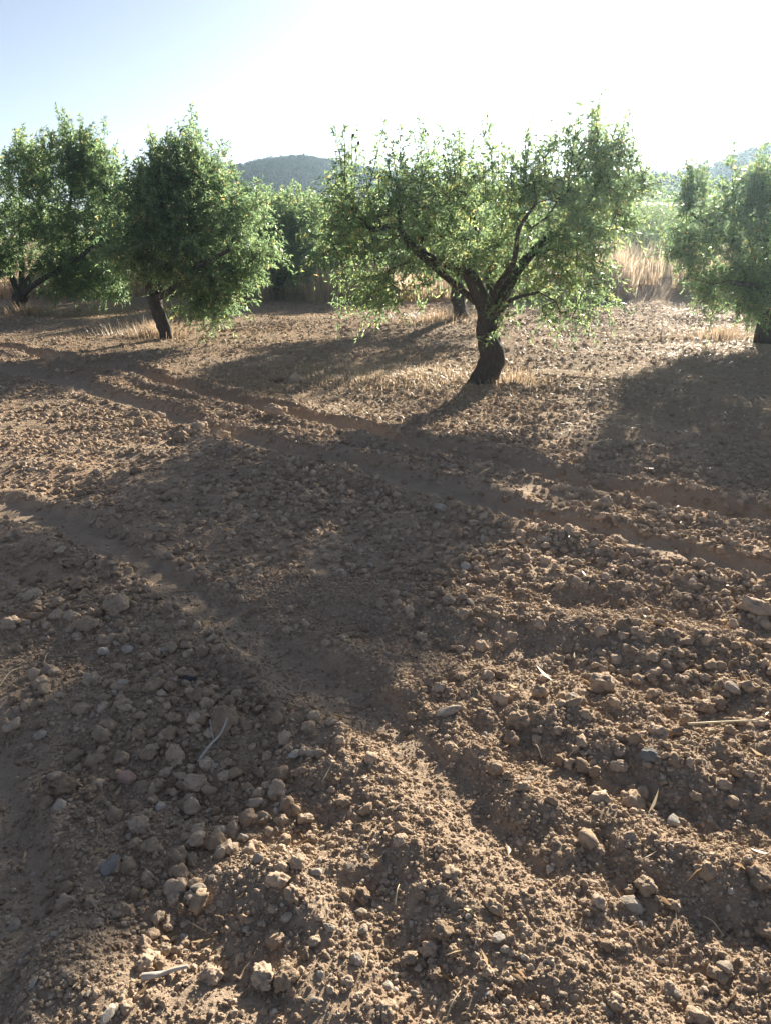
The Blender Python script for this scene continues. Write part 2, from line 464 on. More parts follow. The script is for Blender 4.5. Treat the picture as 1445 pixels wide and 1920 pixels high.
import bmesh
def lump_mesh(name, seed, sub, amp, material, smooth=True, chip=0.0, flat=1.0):
    bm = bmesh.new()
    bmesh.ops.create_icosphere(bm, subdivisions=sub, radius=1.0)
    off = Vector((seed * 7.31, seed * 3.77, seed * 1.93))
    rnd = random.Random(seed)
    cuts = [(Vector((rnd.gauss(0, 1), rnd.gauss(0, 1), rnd.gauss(0, 1))).normalized(), rnd.uniform(.62, .85)) for _ in range(7)]
    for v in bm.verts:
        p = v.co.copy()
        f = 1 + amp * mnoise.noise(p * 1.3 + off) + amp * .6 * mnoise.noise(p * 2.9 + off) + amp * .35 * mnoise.noise(p * 6 + off) + amp * .22 * mnoise.noise(p * 13 + off)
        p *= f
        if chip:
            for nrm, d in cuts:
                e = p.dot(nrm) - d
                if e > 0: p -= nrm * e * chip
        p.z *= flat
        v.co = p
    me = bpy.data.meshes.new(name); bm.to_mesh(me); bm.free()
    me.materials.append(material)
    if smooth: me.polygons.foreach_set('use_smooth', np.ones(len(me.polygons), bool))
    return me
def lump_objs(name, n, seed, sub, amp, material, **k):
    return [bpy.data.objects.new(name, lump_mesh(name, seed + i, sub, amp, material, **k)) for i in range(n)]

rng = np.random.default_rng(4)
# clumped tufts standing for far pines on the hills
def tuft_mesh(name, seed, n, material, zlo=0.0):
    g = np.random.default_rng(seed)
    p = g.normal(0, 1, (n, 3)); p /= np.linalg.norm(p, axis=1)[:, None]
    p *= (.55 + .45 * g.random((n, 1))); p[:, 2] = p[:, 2] * .8 + .75
    p += .18 * np.sin(p * 5 + seed)
    a = g.normal(0, .16, (n, 3)); b = g.normal(0, .16, (n, 3))
    v = np.stack([p - a, p + b, p + a - b * .3], 1).reshape(-1, 3)
    me_o = new_mesh(name, v, tris=np.arange(n * 3).reshape(-1, 3), mats=[material])
    attr(me_o, 'leaf_tone', np.repeat(np.clip(g.normal(.5, .25, n), 0, 1), 3).astype(np.float32))
    col.objects.unlink(me_o)
    return me_o
pines = [tuft_mesh('pine', 60 + i, 260, M_PINE) for i in range(4)]
def hill_wood(V, n, lo, hi, seed, smin, smax, label):
    g = np.random.default_rng(seed)
    rows, cols, _ = V.shape
    u = g.uniform(lo, hi, n) * (rows - 1); w = g.uniform(0, 1, n) * (cols - 1.01)
    i = u.astype(int); j = w.astype(int); fu = (u - i)[:, None]; fw = (w - j)[:, None]
    i2 = np.minimum(i + 1, rows - 1)
    P = (V[i, j] * (1 - fw) + V[i, j + 1] * fw) * (1 - fu) + (V[i2, j] * (1 - fw) + V[i2, j + 1] * fw) * fu
    s = g.uniform(smin, smax, n)
    rot = np.zeros((n, 3)); rot[:, 2] = g.uniform(0, 6.3, n)
    scl = np.stack([s, s, s * g.uniform(.7, 1.2, n)], 1)
    scatter('hill_wood', P - np.array([0, 0, .12]), rot, scl, g.integers(0, 4, n), pines, label, 'wood')
hill_wood(HILL_L, 15000, .10, .70, 1, .45, .95, 'dark pine wood covering the rounded far hill')
for p in pines: pass
pines = [tuft_mesh('pine', 80 + i, 260, M_PINE) for i in range(4)]
hill_wood(HILL_R, 2200, .12, .68, 2, .2, .6, 'sparse scrub and pines dotting the pale steeper hill')

# ------------------------------------------------------------------ trees
def norm(a):
    return a / np.maximum(np.linalg.norm(a, axis=-1, keepdims=True), 1e-9)
def tube(pts, rad, sides, seed, rough=.0, ridge=.0):
    """smooth tapered tube through pts, closed at the tip"""
    pts = np.asarray(pts, float); rad = np.asarray(rad, float)
    n = len(pts); m = max(2, int((n - 1) * (10 if ridge else 6)) + 1)
    t = np.linspace(0, n - 1, m)
    # Catmull-Rom
    pp = np.vstack([2 * pts[0] - pts[1], pts, 2 * pts[-1] - pts[-2]])
    i = np.minimum(t.astype(int), n - 2); f = (t - i)[:, None]
    p0, p1, p2, p3 = pp[i], pp[i + 1], pp[i + 2], pp[i + 3]
    C = .5 * (2 * p1 + (p2 - p0) * f + (2 * p0 - 5 * p1 + 4 * p2 - p3) * f ** 2 + (3 * p1 - 3 * p2 + p3 - p0) * f ** 3)
    r = np.interp(t, np.arange(n), rad)
    T = norm(np.gradient(C, axis=0))
    ref = np.array([1.0, .1, .05]); U = []
    for k in range(m):
        ref = ref - T[k] * ref.dot(T[k]); ref /= np.linalg.norm(ref); U.append(ref.copy())
    U = np.array(U); W = np.cross(T, U)
    a = np.linspace(0, 2 * np.pi, sides, endpoint=False)
    V = []
    for k in range(m):
        rr = r[k] * (1 + rough * (vn(np.cos(a) * 1.6 + seed, np.sin(a) * 1.6 + t[k] * .9, seed) + .5 * vn(a * 2.5 + seed, np.full(sides, t[k] * 3.0), seed + 3)) + ridge * vn(np.cos(a) * 4.5 + t[k] * .5, np.sin(a) * 4.5 + t[k] * 1.1, seed + 8))
        V.append(C[k] + (np.cos(a) * rr)[:, None] * U[k] + (np.sin(a) * rr)[:, None] * W[k])
    V = np.concatenate(V)
    i = np.arange(m - 1)[:, None]; j = np.arange(sides)[None, :]; j2 = (j + 1) % sides
    q = np.stack([i * sides + j, i * sides + j2, (i + 1) * sides + j2, (i + 1) * sides + j], -1).reshape(-1, 4)
    V = np.vstack([V, C[-1] + T[-1] * r[-1] * .5])
    tr = np.stack([(m - 1) * sides + np.arange(sides), (m - 1) * sides + (np.arange(sides) + 1) % sides, np.full(sides, len(V) - 1)], -1)
    return V, q, tr
def frusta(A, B, ra, rb, sides=4):
    """many thin tapered twigs as one mesh"""
    D = norm(B - A); ref = np.where(np.abs(D[:, 2:3]) > .8, np.array([[1.0, 0, 0]]), np.array([[0, 0, 1.0]]))
    U = norm(np.cross(D, ref)); W = np.cross(D, U)
    a = np.linspace(0, 2 * np.pi, sides, endpoint=False)
    ring = np.cos(a)[None, :, None] * U[:, None] + np.sin(a)[None, :, None] * W[:, None]
    v = np.concatenate([A[:, None] + ring * ra[:, None, None], B[:, None] + ring * rb[:, None, None]], 1)
    n = len(A); base = (np.arange(n) * 2 * sides)[:, None]
    j = np.arange(sides)[None, :]; j2 = (j + 1) % sides
    q = np.stack([base + j, base + j2, base + j2 + sides, base + j + sides], -1).reshape(-1, 4)
    return v.reshape(-1, 3), q
def leaves(base, d, ln, wd, g, curl=.25):
    n = len(base)
    side = norm(np.cross(d, norm(g.normal(0, 1, (n, 3)))))
    up = np.cross(side, d)
    mid = base + d * (ln * .45)[:, None]
    fold = up * (wd * .35)[:, None]
    tip = base + d * ln[:, None] - up * (ln * curl * g.uniform(-.3, 1, n))[:, None]
    v = np.stack([base, mid + side * (wd * .5)[:, None] + fold, tip, mid - side * (wd * .5)[:, None] + fold], 1).reshape(-1, 3)
    b = (np.arange(n) * 4)[:, None]
    t = np.concatenate([b + np.array([[0, 1, 2]]), b + np.array([[0, 2, 3]])], 1).reshape(-1, 3)
    return v, t

def make_tree(label, Y, trunk, limbs, blobs, sprouts, npts, seed, group, nshoot=3, nleaf=16, leaf=(.06, .095), fruit=(), clump=5, tone0=.42):
    """trunk: [(px, py, width px)], limbs: [[(px, py, dy, width px)...]], blobs: [(px, py, rx, ry, dy, ry_m, weight)], sprouts: [(px, py of tip, dy)]"""
    g = np.random.default_rng(seed)
    ppm = FOC / (Y * CP + (CAM_Z - .8) * SP)
    def W(px, py, dy): return AT(px, py, Y + dy)
    base = W(trunk[0][0], trunk[0][1], 0); base[2] = H(base[0], base[1])
    root = empty('almond_tree', base)
    tp = [W(a, b, 0) for a, b, w in trunk]; tr = [w / ppm / 2 for a, b, w in trunk]
    tp[0] = base + np.array([0, 0, -.06])
    V, q, t = tube(np.array(tp) - base, tr, 30, seed, .20, .07)
    new_mesh('trunk', V, quads=q, tris=t, mats=[M_BARK], smooth=True, parent=root)
    nodes = list(np.array(tp)[1:]); parent = [-1] + list(range(len(tp) - 2)); fixed = list(tr[1:])
    top = len(nodes) - 1
    for L in limbs:
        pts = [nodes[top] - np.array([0, 0, .05])] + [W(a, b, d) for a, b, d, w in L]
        rad = [L[0][3] / ppm / 2] + [w / ppm / 2 for a, b, d, w in L]
        V, q, t = tube(np.array(pts) - base, rad, 9, seed + 5, .12)
        new_mesh('limb', V, quads=q, tris=t, mats=[M_BARK], smooth=True, parent=root)
        pr = top
        for k in range(1, len(pts)):
            for s in (.33, .66, 1.0):
                nodes.append(pts[k - 1] * (1 - s) + pts[k] * s); parent.append(pr); fixed.append(rad[k]); pr = len(nodes) - 1
    nskel = len(nodes)
    # crown volume
    wts = np.array([b[6] for b in blobs], float); wts /= wts.sum()
    A = []
    for b, w in zip(blobs, wts):
        k = max(3, int(npts * w))
        c = W(b[0], b[1], b[4])
        kc = max(2, k // clump)
        p = norm(g.normal(0, 1, (kc, 3))) * (g.random((kc, 1)) ** .45)
        p = (c + p * np.array([b[2] / ppm, b[5], b[3] / ppm]))[g.integers(0, kc, k)]
        A.append(p + g.normal(0, 1, (k, 3)) * np.minimum(.14, np.array([b[2] / ppm, b[5], b[3] / ppm]) * .5))
    A = np.concatenate(A)
    A = A[A[:, 2] > base[2] + .35]
    SK = np.array(nodes)
    dist = np.linalg.norm(A[:, None] - SK[None], axis=2).min(1)
    A = A[np.argsort(dist)]
    cap = len(nodes) + len(A) * 6
    P = np.zeros((cap, 3)); P[:len(nodes)] = SK; nn = len(nodes)
    tips = []
    for p in A:
        d = np.linalg.norm(P[:nn] - p, axis=1)
        d[:max(0, len(tp) - 2)] += .5
        k = int(np.argmin(d)); dd = d[k]
        ns = int(min(5, max(1, dd / .12)))
        a = P[k].copy(); bow = g.normal(0, .05, 3) * dd + np.array([0, 0, .10 * dd])
        for s in range(1, ns + 1):
            f = s / ns
            P[nn] = a * (1 - f) + p * f + bow * 4 * f * (1 - f)
            parent.append(k); k = nn; nn += 1
        tips.append(k)
    P = P[:nn]
    # sprouts: long upright shoots above the crown
    SB, SD, SL = [], [], []
    sp_segs = []
    for a, b, dy in sprouts:
        tip = W(a, b, dy)
        dd = np.linalg.norm(P - (tip - np.array([0, 0, .45])), axis=1)
        k = int(np.argmin(dd)); st = P[k].copy()
        lean = tip - st
        for s in np.linspace(0, .96, max(4, int(np.linalg.norm(lean) / .055))):
            SB.append(st + lean * s); SD.append(norm(lean + g.normal(0, .35, 3) * np.linalg.norm(lean))); SL.append(g.uniform(.06, .16) * (1.15 - .6 * s))
        sp_segs.append((st, tip))
    TP = P[np.array(tips)]
    hi = TP[TP[:, 2] > np.quantile(TP[:, 2], .70)]
    for st in hi[g.permutation(len(hi))[:max(12, len(hi) // 4)]]:
        ln = g.uniform(.2, .60); lean = norm(np.array([0, 0, 1.0]) + g.normal(0, .20, 3)) * ln
        for s in np.linspace(.05, .97, max(4, int(ln / .05))):
            SB.append(st + lean * s); SD.append(norm(lean / ln + g.normal(0, .45, 3))); SL.append(g.uniform(.05, .13) * (1.15 - .6 * s))
        sp_segs.append((st, st + lean))
    # radii by pipe model
    par = np.array(parent)
    area = np.full(nn, .0022 ** 2.2)
    for k in range(nn - 1, -1, -1):
        if par[k] >= 0: area[par[k]] += area[k] * .9
    rad = area ** (1 / 2.2)
    rad = np.minimum(rad, .028)
    e = np.arange(nskel, nn)
    Aseg, Bseg = P[par[e]], P[e]
    ra = np.minimum(rad[par[e]], rad[e] * 1.35); rb = rad[e]
    if sp_segs:
        Aseg = np.vstack([Aseg, [s[0] for s in sp_segs]]); Bseg = np.vstack([Bseg, [s[1] for s in sp_segs]])
        ra = np.append(ra, np.full(len(sp_segs), .006)); rb = np.append(rb, np.full(len(sp_segs), .002))
    # leafy shoots
    tips = np.array(tips); cen = A.mean(0)
    tb = np.repeat(P[tips], nshoot, 0)
    out = norm(tb - cen) * np.array([1, 1, .5])
    D = norm(out * .55 + g.normal(0, .65, tb.shape) + np.array([0, 0, .32]))
    L = g.uniform(.14, .36, len(tb))
    Aseg = np.vstack([Aseg, tb]); Bseg = np.vstack([Bseg, tb + D * L[:, None] * .9 - np.array([0, 0, 1]) * (.25 * L * .8)[:, None]])
    ra = np.append(ra, np.full(len(tb), .0026)); rb = np.append(rb, np.full(len(tb), .0012))
    V, q = frusta(Aseg - base, Bseg - base, ra, rb)
    new_mesh('twigs', V, quads=q, mats=[M_TWIG], parent=root)['kind'] = 'stuff'
    S = (np.arange(nleaf) + g.random((len(tb), nleaf))) / nleaf
    B = tb[:, None] + D[:, None] * (L[:, None] * S)[..., None] - np.array([0, 0, 1]) * (.25 * L[:, None] * S ** 2)[..., None]
    LD = D[:, None] * .45 + g.normal(0, .6, B.shape) + np.array([0, 0, -.38])
    tone = np.repeat(np.clip(g.normal(tone0, .17, len(tb)), 0, .93), nleaf)
    B = B.reshape(-1, 3); LD = norm(LD.reshape(-1, 3))
    if SB:
        SB, SD, SL = np.array(SB), np.array(SD), np.array(SL)
        ks = 8
        s = g.random((len(SB), ks))
        B2 = (SB[:, None] + SD[:, None] * (SL[:, None] * s)[..., None]).reshape(-1, 3)
        LD2 = norm((SD[:, None] * .6 + g.normal(0, .6, (len(SB), ks, 3)) + np.array([0, 0, -.15])).reshape(-1, 3))
        B = np.vstack([B, B2]); LD = np.vstack([LD, LD2]); tone = np.append(tone, np.clip(g.normal(.5, .2, len(B2)), 0, .93))
    n = len(B)
    tone = np.clip(tone + g.normal(0, .10, n), 0, .95)
    tone[g.random(n) < .012] = 1.0
    ln = g.uniform(*leaf, n); wd = ln * g.uniform(.22, .30, n)
    V, t = leaves(B - base, LD, ln, wd, g)
    lo = new_mesh('crown', V, tris=t, mats=[M_LEAF], parent=root)
    lo['kind'] = 'stuff'
    attr(lo, 'leaf_tone', np.repeat(tone, 4).astype(np.float32))
    for (a, b, dy) in fruit:
        p = W(a, b, dy) - base
        f = bpy.data.objects.new('almond', HULL); col.objects.link(f); f.parent = root
        f.location = p; f.scale = (.014, .012, .019); f.rotation_euler = g.uniform(-.5, .5, 3)
    tag(root, label, 'tree', group)
    return root
HULL = lump_mesh('almond', 900, 2, .08, M_HULL)
GRP = 'almond trees planted in rows'

# the near tree with the bent trunk
MAIN_Y = float(G(905, 716)[1])
make_tree('low spreading almond tree with thick bent bare trunk, trunk shadow on the chaff', MAIN_Y,
    [(903, 718, 62), (912, 695, 50), (922, 668, 47), (914, 632, 38), (911, 605, 38), (915, 578, 46)],
    [[(938, 552, .05, 30), (962, 515, .1, 24), (1000, 470, .2, 17), (1050, 425, .35, 13), (1100, 380, .4, 9), (1128, 310, .4, 5)],
     [(896, 548, -.05, 30), (868, 505, -.1, 22), (815, 488, -.2, 17), (772, 462, -.3, 15), (742, 425, -.4, 11), (700, 430, -.5, 10), (665, 400, -.5, 6)],
     [(918, 540, .3, 19), (910, 480, .6, 13), (890, 420, .8, 13), (850, 350, .9, 9), (830, 290, .9, 5)],
     [(928, 545, -.2, 15), (962, 490, -.5, 10), (972, 430, -.7, 7), (1005, 380, -.8, 4)],
     [(765, 455, -.2, 12), (750, 400, .0, 10), (735, 350, .2, 6)],
     [(940, 580, -.2, 10), (962, 560, -.35, 7), (1010, 548, -.5, 5)]],
    [(690, 450, 75, 85, -.4, .7, 1.5), (720, 388, 66, 52, -.3, .6, .8), (800, 420, 90, 90, -.1, .9, 1.6), (850, 372, 60, 48, .5, .7, .7),
     (900, 400, 100, 100, .2, 1.0, 1.9), (990, 392, 85, 62, -.3, .9, 1.2), (1060, 400, 90, 105, .1, .9, 2.0), (1130, 385, 58, 62, .3, .6, .9),
     (1000, 480, 90, 60, .0, .9, 1.2), (1100, 500, 70, 55, .1, .6, .8), (1055, 568, 62, 28, -.3, .4, .5), (825, 500, 70, 40, -.2, .7, .42),
     (735, 552, 48, 36, -.5, .4, .36), (650, 420, 45, 70, -.4, .4, .42), (925, 480, 60, 70, .2, .9, .8), (1145, 545, 25, 10, -.3, .2, .07),
     (948, 598, 22, 24, -.3, .15, .10), (1092, 592, 12, 16, -.3, .12, .07), (635, 500, 26, 32, -.5, .25, .14), (675, 515, 48, 42, -.4, .5, .45), (1150, 310, 40, 35, .3, .35, .14),
     (780, 358, 50, 30, .2, .5, .25), (1152, 335, 42, 60, .3, .4, .5), (1178, 420, 28, 60, .2, .35, .3), (640, 360, 30, 30, -.4, .3, .15), (1095, 320, 40, 40, .3, .4, .25), (890, 330, 50, 30, .4, .4, .2), (1030, 320, 40, 40, 0, .4, .25), (690, 335, 34, 26, -.2, .3, .1)],
    [(660, 245, -.3), (668, 275, -.3), (720, 255, -.2), (793, 224, .5), (828, 238, .5), (888, 262, .4), (922, 264, .3), (800, 260, .4), (760, 300, 0),
     (996, 236, -.3), (985, 262, -.4), (1036, 236, .0), (1060, 250, .1), (1086, 193, .3), (1082, 225, .3), (1128, 168, .4), (1122, 215, .4), (1140, 230, .3),
     (1158, 235, .4), (1186, 268, .4), (1200, 300, .3), (640, 320, -.4), (615, 340, -.4), (950, 280, .2), (865, 290, .5), (1010, 285, -.2), (1105, 260, .3), (1135, 255, .3), (1170, 290, .4), (1048, 262, .0), (1028, 270, .0), (905, 290, .3), (815, 275, .5), (845, 268, .5), (705, 290, -.2), (735, 275, -.2), (680, 300, -.3), (970, 290, -.3), (1190, 310, .3), (1070, 280, .2)],
    950, 21, GRP, 3, 13, (.042, .078), clump=8, tone0=.55,
    fruit=[(662, 254, -.3), (668, 281, -.3), (672, 268, -.3), (801, 252, .5), (797, 246, .5), (757, 334, 0)])

make_tree('dense rounded almond tree with leaning forked trunk and dry grass at its foot', float(G(315, 636)[1]),
    [(316, 637, 26), (308, 610, 24), (298, 585, 26), (288, 555, 28)],
    [[(278, 520, 0, 20), (268, 480, -.1, 15), (250, 420, -.2, 10), (270, 330, -.2, 6)],
     [(305, 530, .2, 15), (320, 480, .4, 12), (345, 420, .5, 9), (340, 320, .5, 5)],
     [(320, 545, -.3, 13), (370, 500, -.6, 10), (430, 470, -.7, 6)],
     [(300, 520, .4, 12), (390, 450, .8, 9), (450, 430, .9, 5)]],
    [(340, 430, 94, 92, 0, 1.1, 2.4), (316, 355, 58, 62, 0, .8, 1.1), (370, 350, 50, 60, .2, .7, .9), (430, 460, 65, 75, 0, .9, 1.3), (265, 470, 46, 45, -.2, .8, .7),
     (395, 560, 45, 42, -.4, .5, .55), (475, 480, 30, 36, 0, .5, .16), (450, 400, 40, 40, .4, .6, .5), (285, 400, 48, 80, -.2, .8, 1.0), (372, 515, 52, 45, -.2, .8, .7), (408, 598, 22, 16, -.5, .2, .09),
     (500, 470, 18, 12, 0, .15, .05)],
    [(282, 243, 0), (290, 262, 0), (316, 255, .1), (352, 243, .2), (376, 248, .2), (396, 300, .2), (330, 285, 0), (262, 300, -.2), (250, 330, -.2), (410, 320, .2), (435, 370, .3), (300, 275, .1), (365, 275, .2)],
    1350, 22, GRP, 3, 15, (.055, .085))

make_tree('almond tree with wide leafy skirt nearly to the ground and short forked trunk', float(G(38, 587)[1]),
    [(40, 587, 24), (38, 570, 24), (40, 552, 28)],
    [[(52, 530, 0, 13), (75, 490, .1, 10), (120, 430, .2, 8), (140, 330, .2, 4)],
     [(28, 530, 0, 13), (5, 480, .1, 9), (-30, 420, .2, 6)],
     [(42, 520, .4, 12), (40, 440, .6, 8), (40, 340, .6, 4)],
     [(70, 530, -.5, 10), (140, 490, -.7, 8), (200, 440, -.6, 5)]],
    [(40, 400, 75, 100, .1, 1.2, 1.7), (150, 400, 80, 110, .0, 1.2, 2.0), (140, 300, 40, 60, .1, .6, .9), (142, 510, 66, 46, -.4, .8, 1.3), (195, 450, 52, 85, -.3, .8, 1.3),
     (-40, 420, 75, 100, .2, 1.0, 1.2), (50, 315, 45, 45, .2, .7, .5), (205, 355, 32, 50, 0, .6, .4), (118, 565, 34, 20, -.6, .3, .2), (195, 558, 40, 20, -.5, .3, .2), (0, 480, 40, 30, -.2, .6, .25)],
    [(130, 218, .1), (137, 240, .1), (152, 245, .1), (172, 262, .1), (32, 268, .2), (70, 275, .2), (100, 258, .2), (188, 285, 0), (212, 300, 0), (236, 292, 0), (12, 290, .3), (118, 255, .1), (50, 285, .2), (160, 280, .1), (225, 330, 0)],
    1600, 23, GRP, 3, 14, (.065, .10))

make_tree('small dark almond tree with a tuft of pale grass at its short trunk', float(G(526, 562)[1]),
    [(527, 563, 22), (524, 550, 20), (522, 538, 22)],
    [[(510, 510, 0, 10), (490, 460, .1, 5)], [(535, 515, 0, 11), (560, 460, .1, 6)], [(525, 500, .4, 9), (520, 430, .5, 5)]],
    [(540, 470, 60, 60, 0, 1.1, 1.5), (500, 450, 45, 60, .2, .9, 1.0), (570, 430, 50, 45, .2, .9, .9), (530, 410, 55, 38, .2, .9, .8), (590, 490, 35, 40, 0, .6, .4)],
    [(470, 385, .2), (500, 378, .2), (545, 372, .2), (575, 380, .2), (600, 385, .2)],
    600, 24, GRP, 3, 12, (.075, .11))

make_tree('almond tree standing directly behind the bent-trunk tree, slim dark trunk showing', float(G(866, 601)[1]),
    [(868, 602, 30), (862, 580, 24), (858, 555, 24), (860, 535, 24)],
    [[(840, 500, 0, 14), (800, 450, .1, 8)], [(880, 500, 0, 14), (920, 440, .2, 8)], [(865, 490, .5, 12), (860, 400, .6, 6)]],
    [(850, 440, 110, 75, 0, 1.2, 2.0), (780, 460, 60, 55, 0, .9, .8), (940, 450, 70, 60, .2, .9, .9), (860, 385, 70, 38, .2, .9, .7)],
    [(800, 350, .2), (850, 335, .2), (900, 345, .2), (940, 360, .2)],
    520, 25, GRP, 3, 12, (.065, .10))

make_tree('hazy almond tree in the sun glare with one tall narrow leafy sprout', float(G(1438, 640)[1]),
    [(1440, 641, 46), (1438, 610, 36), (1442, 575, 34)],
    [[(1425, 530, 0, 20), (1390, 470, .1, 14), (1340, 430, .2, 9), (1295, 400, .1, 6)],
     [(1470, 530, 0, 20), (1510, 460, .1, 12)], [(1440, 510, .5, 16), (1430, 420, .6, 9)], [(1420, 540, -.5, 12), (1370, 530, -.7, 8)]],
    [(1400, 450, 90, 90, 0, 1.2, 2.2), (1330, 440, 65, 70, 0, .9, 1.1), (1500, 450, 90, 110, .1, 1.1, 1.6), (1340, 550, 55, 32, -.4, .5, .40), (1420, 370, 55, 42, .1, .7, .6),
     (1291, 380, 20, 40, 0, .25, .24), (1400, 540, 60, 40, -.3, .7, .5), (1290, 470, 40, 45, 0, .5, .4), (1380, 580, 30, 20, -.4, .3, .12), (1430, 340, 30, 25, .1, .4, .2)],
    [(1287, 303, 0), (1302, 292, 0), (1294, 318, 0), (1284, 330, 0), (1328, 310, 0), (1322, 340, 0), (1415, 318, .1), (1440, 300, .1), (1375, 350, .1), (1460, 310, .1), (1295, 345, 0), (1288, 360, 0)],
    820, 26, GRP, 3, 12, (.055, .088), clump=8)

# farther trees of the orchard, seen in the gaps
for k, (px, Yd, top, w, lab) in enumerate((
        (455, 24.0, 378, 60, 'bright green far almond tree showing between the dense tree and the small dark one'),
        (620, 25.0, 392, 65, 'far almond tree half hidden by the left boughs of the bent-trunk tree'),
        (255, 22.5, 360, 60, 'far almond tree filling the gap between the two big leafy trees'),
        (545, 28.0, 385, 60, 'far almond tree rising above the small dark one'),
        (690, 29.0, 392, 60, 'far almond tree behind the dry grass and the bent-trunk tree'),
        (350, 27.0, 372, 60, 'far almond tree directly behind the dense rounded tree'),
        (745, 24.5, 400, 60, 'far almond tree wholly behind the boughs of the bent-trunk tree'))):
    by = 960 - FOC * math.tan(math.atan2(-CAM_Z, Yd) + R(PITCH))
    make_tree(lab, Yd, [(px, by, 16), (px - 2, by - 15, 14), (px, by - 28, 15)],
        [[(px - 15, by - 55, 0, 8), (px - 30, by - 90, 0, 4)], [(px + 14, by - 55, .1, 8), (px + 30, by - 95, .1, 4)]],
        [(px, (by + top) / 2 - 8, w, (by - top) * .36, 0, 1.1, 2), (px - 25, top + 40, w * .6, 34, 0, .9, .8), (px + 25, top + 42, w * .6, 34, 0, .9, .8)],
        [(px - 30, top + 2, 0), (px, top - 8, 0), (px + 28, top, 0)], 560, 30 + k, GRP, 3, 9, (.10, .15))

# ------------------------------------------------------------------ shrubs and dry grass along the field edge
def make_shrub(label, px, Y, w, h, seed, material):
    g = np.random.default_rng(seed)
    b = AT(px, 500, Y); b[2] = H(b[0], b[1])
    root = empty('shrub', b)
    nc = 26
    c = np.stack([g.normal(0, w * .36, nc), g.normal(0, w * .3, nc), g.uniform(.15, 1, nc) * h * .85], 1)
    A = np.zeros((nc, 3)); A[:, :2] = c[:, :2] * .15
    V, q = frusta(A, c, np.full(nc, .015), np.full(nc, .004))
    new_mesh('stems', V, quads=q, mats=[M_TWIG], parent=root)['kind'] = 'stuff'
    n = 7000
    k = g.integers(0, nc, n)
    p = c[k] + g.normal(0, 1, (n, 3)) * np.array([w * .17, w * .15, h * .13])
    p[:, 2] = np.abs(p[:, 2])
    d = norm(g.normal(0, .7, (n, 3)) + np.array([0, 0, .3]))
    ln = g.uniform(.06, .13, n)
    V, t = leaves(p, d, ln, ln * .38, g)
    o = new_mesh('foliage', V, tris=t, mats=[material], parent=root); o['kind'] = 'stuff'
    attr(o, 'leaf_tone', np.repeat(np.clip(g.normal(.45, .15, nc)[k] + g.normal(0, .14, n), 0, 1), 4).astype(np.float32))
    tag(root, label, 'shrub', 'shrubs along the far field edge')
for k, (px, Yd, w, h, lab) in enumerate((
        (560, 31, 3.2, 2.6, 'green shrub behind the small dark almond tree'),
        (690, 28, 3.0, 2.2, 'shrub behind the dry grass under the left boughs of the bent-trunk tree'),
        (830, 29, 3.2, 2.4, 'shrub behind the slim dark trunk at the field edge'),
        (960, 28, 3.2, 2.3, 'shrub hidden behind the middle of the bent-trunk tree'),
        (1065, 27, 3.0, 2.3, 'shrub behind the right boughs of the bent-trunk tree'),
        (1160, 29, 2.8, 2.7, 'pale green shrub beside the right boughs of the bent-trunk tree, above dry grass'),
        (1225, 33, 3.0, 2.9, 'pale green shrub below the bright white roof, behind dry grass'),
        (1320, 30, 3.2, 2.6, 'hazy shrub behind the almond tree with the tall narrow sprout'),
        (1430, 29, 3.4, 2.6, 'hazy shrub behind the trunk of the tree in the sun glare'),
        (1110, 34, 3.2, 3.0, 'hazy shrub behind the tips of the right boughs'),
        (1270, 36, 3.4, 3.3, 'tall hazy shrub under the greenhouse roof end'),
        (890, 35, 3.4, 3.0, 'rear shrub seen through the middle of the bent-trunk tree'),
        (390, 33, 3.4, 2.8, 'shrub behind the dense rounded almond tree'),
        (60, 33, 3.6, 2.9, 'shrub behind the almond tree with the leafy skirt'),
        (210, 36, 3.8, 3.0, 'shrub glimpsed between the two big leafy almond trees'))):
    make_shrub(lab, px, Yd, w, h, 70 + k, M_SHRUB)

def blades(name, P, h, lean, w, material, label, cat, seed, tone=(.5, .2)):
    g = np.random.default_rng(seed); n = len(P)
    a = g.uniform(0, 6.283, n); d = np.stack([np.cos(a), np.sin(a), np.zeros(n)], 1)
    s = np.stack([-np.sin(a), np.cos(a), np.zeros(n)], 1) * (w * g.uniform(.6, 1.3, n))[:, None]
    hh = (h * g.uniform(.5, 1.25, n))[:, None]; ll = (lean * g.uniform(.2, 1.5, n))[:, None]
    up = np.array([[0, 0, 1.0]])
    v = np.stack([P - s, P + s, P + up * hh * .55 + d * hh * ll * .3 + s * .7, P + up * hh * .55 + d * hh * ll * .3 - s * .7, P + up * hh * (1 - .3 * np.minimum(ll, 2)) + d * hh * ll], 1).reshape(-1, 3)
    b = (np.arange(n) * 5)[:, None]
    o = new_mesh(name, v, quads=b + np.array([[0, 1, 2, 3]]), tris=b + np.array([[3, 2, 4]]), mats=[material])
    attr(o, 'leaf_tone', np.repeat(np.clip(g.normal(tone[0], tone[1], n), 0, 1), 5).astype(np.float32))
    tag(o, label, cat, kind='stuff')
    return o
def on_ground(x, y): return np.stack([x, y, Hn(x, y) - .01], 1)
g = np.random.default_rng(9)
# tall dry grass strip behind the field
n = 52000
x = g.uniform(-16, 16, n); y = FIELD_EDGE + .4 + g.gamma(1.6, 1.6, n) + .8 * vn(x * .3, x * 0, 5)
den = vn(x * .8, y * .5, 61) + .5 * vn(x * 2.2, y * 2, 62); k = den > -.45
blades('dry_grass', on_ground(x[k], y[k]), np.clip(.66 + .35 * vn(x[k] * .7, y[k] * .5, 63) + .45 * sstep(3, 6, x[k]), .2, 1.5), .45, .011, M_CHAFF, 'tall dry straw-coloured grass along the far field edge', 'grass', 3)
